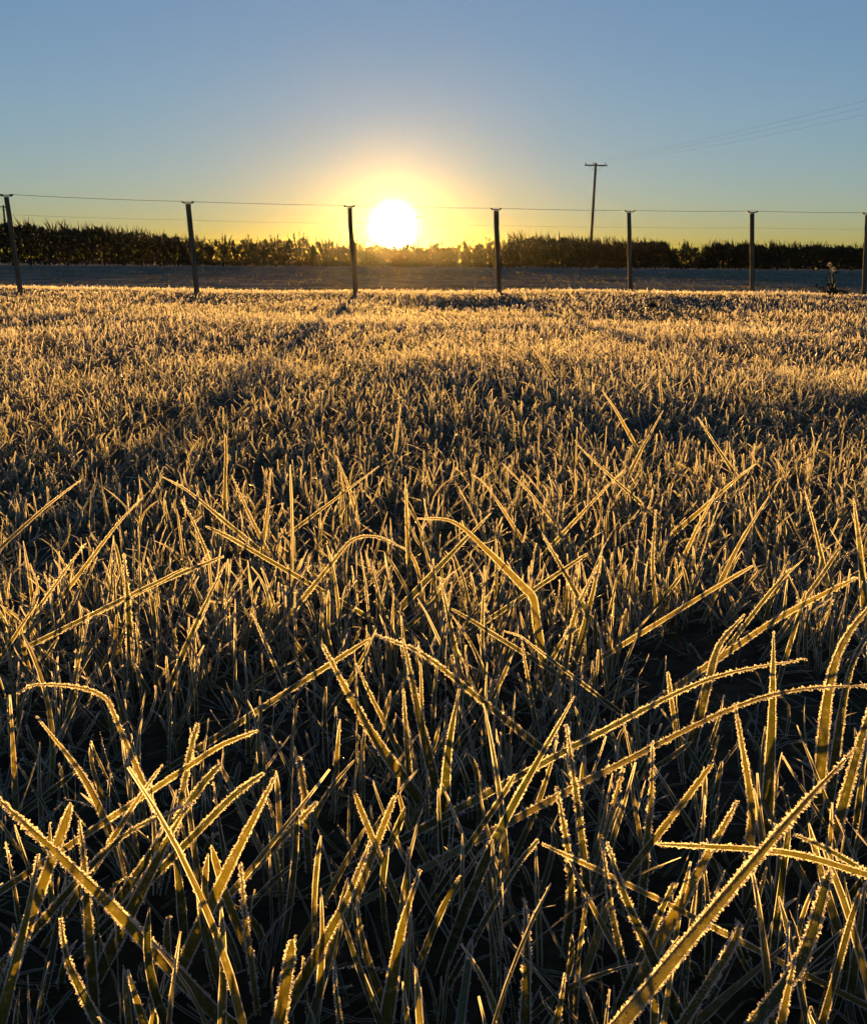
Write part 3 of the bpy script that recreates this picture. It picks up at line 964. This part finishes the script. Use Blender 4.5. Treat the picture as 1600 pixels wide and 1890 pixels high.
def sow(dmin, dmax, per_m2, segs, hrange, wrange, frost, needles=0, tall=0.06, mats=(0, 1), holes=0.35, lean=0.55, curl=0.35, thick=None):
    x, y = scatter(dmin, dmax, per_m2)
    keep = vnoise(x, y, 9.0, 3) + 0.6 * vnoise(x, y, 22.0, 4) > -1.25 + holes
    # clumping: pull towards clump centres
    x, y = x[keep], y[keep]
    cs = 0.05 + 0.012 * y
    jx = np.round(x / cs + 0.35 * np.sin(y * 31)) * cs
    x = x * 0.62 + jx * 0.38
    B = len(x)
    z = gz(x, y)
    hz = rng.uniform(*hrange, B) * (1 + 0.28 * vnoise(x, y, 3.1, 8))
    ts = rng.random(B) < tall
    hz = np.where(ts, hz * rng.uniform(1.3, 1.9, B), hz)
    az = rng.uniform(0, 2 * math.pi, B)
    ll = np.abs(rng.normal(0, lean, B)).clip(0, max(1.6, lean))
    base = np.stack([x, y, z - 0.004], 1)
    dirx = np.stack([np.cos(az), np.sin(az), np.zeros(B)], 1)
    tip = base + np.array([0, 0, 1.0]) * (hz / np.sqrt(1 + ll ** 2))[:, None] + dirx * (hz * ll / np.sqrt(1 + ll ** 2))[:, None]
    cur = rng.normal(0, curl, B)
    ctrl = (base + tip) / 2 + np.array([0, 0, 1.0]) * (hz * 0.18 * np.abs(cur))[:, None] - dirx * (hz * 0.35 * cur)[:, None]
    P, T = blade_curves(base, ctrl, tip, segs)
    sa = rng.uniform(0, 2 * math.pi, B)
    side = np.stack([np.cos(sa), 0.6 * np.sin(sa), rng.normal(0, 0.15, B)], 1)
    S, Nn = blade_frames(P, T, side)
    w = rng.uniform(*wrange, B)
    blunt = (rng.random(B) < 0.3) * rng.uniform(0.4, 1, B)
    hw = 0.5 * w[:, None] * width_profile(np.linspace(0, 1, segs + 1), blunt, B)
    V, Tt, uv = blade_body(P, S, Nn, hw, 0.3)
    tint = rng.random(B)
    grass.add(V, Tt, mats[0], uv, np.repeat(tint, (segs + 1) * 3))
    if frost:
        th = np.maximum(frost, 0.00015 * y)[:, None] * (0.7 + 0.6 * rng.random((B, segs + 1)))
        V, Tt = rime_rims(P, T, S, Nn, hw, th, 0.6)
        grass.add(V, Tt, 1)
    if needles:
        V, Tt = rime_needles(P, T, S, Nn, hw, needles, 0.0015 * (1 + 0.35 * (dmin + dmax) / 2) * rng.uniform(0.45, 1.5, (B, 1)), face=0.22)
        grass.add(V, Tt, 1)
    return B


sow(0.22, 0.62, 3000, 9, (0.05, 0.13), (0.0026, 0.0062), 0.00045, 70, 0.05, lean=0.6)
sow(0.62, 1.15, 3900, 8, (0.04, 0.10), (0.0021, 0.0052), 0.00042, 34, 0.06, lean=0.7)
sow(1.15, 2.2, 2800, 6, (0.03, 0.07), (0.0018, 0.0042), 0.00035, 8, 0.06, lean=0.9, curl=0.6)
sow(2.2, 4.0, 1750, 4, (0.03, 0.065), (0.002, 0.0042), 0.0003, 3, 0.05, lean=1.0, curl=0.6)
sow(4.0, 7.5, 850, 3, (0.025, 0.06), (0.003, 0.0052), 0.0003, 0, 0.05, mats=(2, 1), holes=0.3, lean=1.0, curl=0.6)
sow(7.5, 14.6, 310, 2, (0.02, 0.05), (0.005, 0.008), 0.0005, 0, 0.05, mats=(2, 1), holes=0.2, lean=1.0)
# trodden thatch lying low between the blades
sow(0.2, 1.3, 3000, 4, (0.03, 0.075), (0.0012, 0.003), 0.00025, 0, 0.0, lean=3.0, curl=0.9, holes=-0.6)
sow(1.3, 4.5, 500, 3, (0.03, 0.07), (0.002, 0.004), 0.0003, 0, 0.0, lean=3.0, curl=0.9, holes=-0.6)
# grazed field beyond the fence
sow(14.6, 30, 24, 2, (0.02, 0.04), (0.008, 0.016), 0, 0, 0.03, mats=(0, 1), holes=0.35, lean=1.2)
sow(30, 70, 8, 2, (0.03, 0.06), (0.02, 0.04), 0, 0, 0.03, mats=(0, 1), holes=0.35, lean=1.2)
gm = grass.mesh('grass', smooth=False)
go = link('grass', gm, None, [M_BLADE, M_FROST, M_BLADE_F])
tag(go, 'frosted short pasture grass covering the ground up to the fence', 'grass', kind='stuff')


# ------------------------------------------------------------------ dead weeds by the fence
def weed(px, py, Y, stalks, label, heads=(), size=1.0):
    base = at_y(px, py, Y)
    base[2] = float(gz(base[0], Y))
    e = empty('dead_weed', tuple(base))
    tag(e, label, 'weed')
    for (ax, ay) in stalks:
        tipp = at_y(ax, ay, Y + random.uniform(-.08, .08)) - base
        mid = tipp * 0.5 + np.array([random.uniform(-.02, .02), 0, 0.02])
        V, T = tube([(0, 0, -0.02), mid, tipp], [0.012 * size, 0.009 * size, 0.004 * size], 6)
        st = link('stem', np_mesh('stem', V, T, smooth=True), e, [M_WEED])
        # dry leaves up the stalk
        for f_ in np.linspace(0.15, 0.8, 5):
            D = np.array([[random.gauss(0, 0.8), random.gauss(0, .5), random.gauss(0.5, .4)]])
            V, T, A = sprays(np.array([f_ * tipp]), D, np.array([random.uniform(0.05, 0.11) * size]), np.array([random.uniform(0.008, 0.02) * size]), np.zeros(1))
            link('leaf', np_mesh('leaf', V, T), st, [M_WEED])
    for (hx, hy) in heads:
        c = at_y(hx, hy, Y) - base
        n = 60
        D = rng.normal(size=(n, 3))
        V, T, A = sprays(np.repeat(c[None], n, 0), D, rng.uniform(0.02, 0.045, n), np.full(n, 0.004), rng.random(n))
        link('seed_head', np_mesh('seed_head', V, T), e, [M_FROST])
    # crumpled rosette at the foot
    n = 40
    D = np.stack([rng.normal(0, 1, n), rng.normal(0, 1, n), np.abs(rng.normal(0.5, .3, n))], 1)
    V, T, A = sprays(np.zeros((n, 3)), D, rng.uniform(0.09, 0.24, n) * size, rng.uniform(0.015, 0.035, n) * size, rng.random(n))
    link('rosette', np_mesh('rosette', V, T, uv=np.zeros((len(V), 2)), attr=A), e, [M_WEED])


weed(1538, 538, 13.0, [(1531, 487), (1497, 527), (1538, 495), (1528, 512), (1556, 540)], 'dead dark weed with a pale seed head beside the rightmost fence post', heads=[(1531, 488), (1538, 496)])
weed(1206, 556, 10.0, [(1198, 546), (1216, 547), (1207, 549)], 'small dark weed sprig in the grass right of the fifth fence post foot', size=0.4)

# ------------------------------------------------------------------ thin scattering air, added to imitate camera bloom near the sun
HB = 1260.0
V, T = box((0, 0, 4.9), (2 * HB, 2 * HB, 13.2))
ho = link('bloom_haze', np_mesh('bloom_haze', V, T), None, [])
hm = bpy.data.materials.new('bloom_haze_air'); hm.use_nodes = True
hm.node_tree.nodes.clear()
hout = hm.node_tree.nodes.new('ShaderNodeOutputMaterial')
hv = hm.node_tree.nodes.new('ShaderNodeVolumePrincipled')
hv.inputs['Color'].default_value = (0.92, 0.90, 0.86, 1)
hv.inputs['Density'].default_value = 0.000022
hv.inputs['Anisotropy'].default_value = 0.93
hm.node_tree.links.new(hv.outputs[0], hout.inputs['Volume'])
ho.data.materials.append(hm)
tag(ho, kind='stuff')
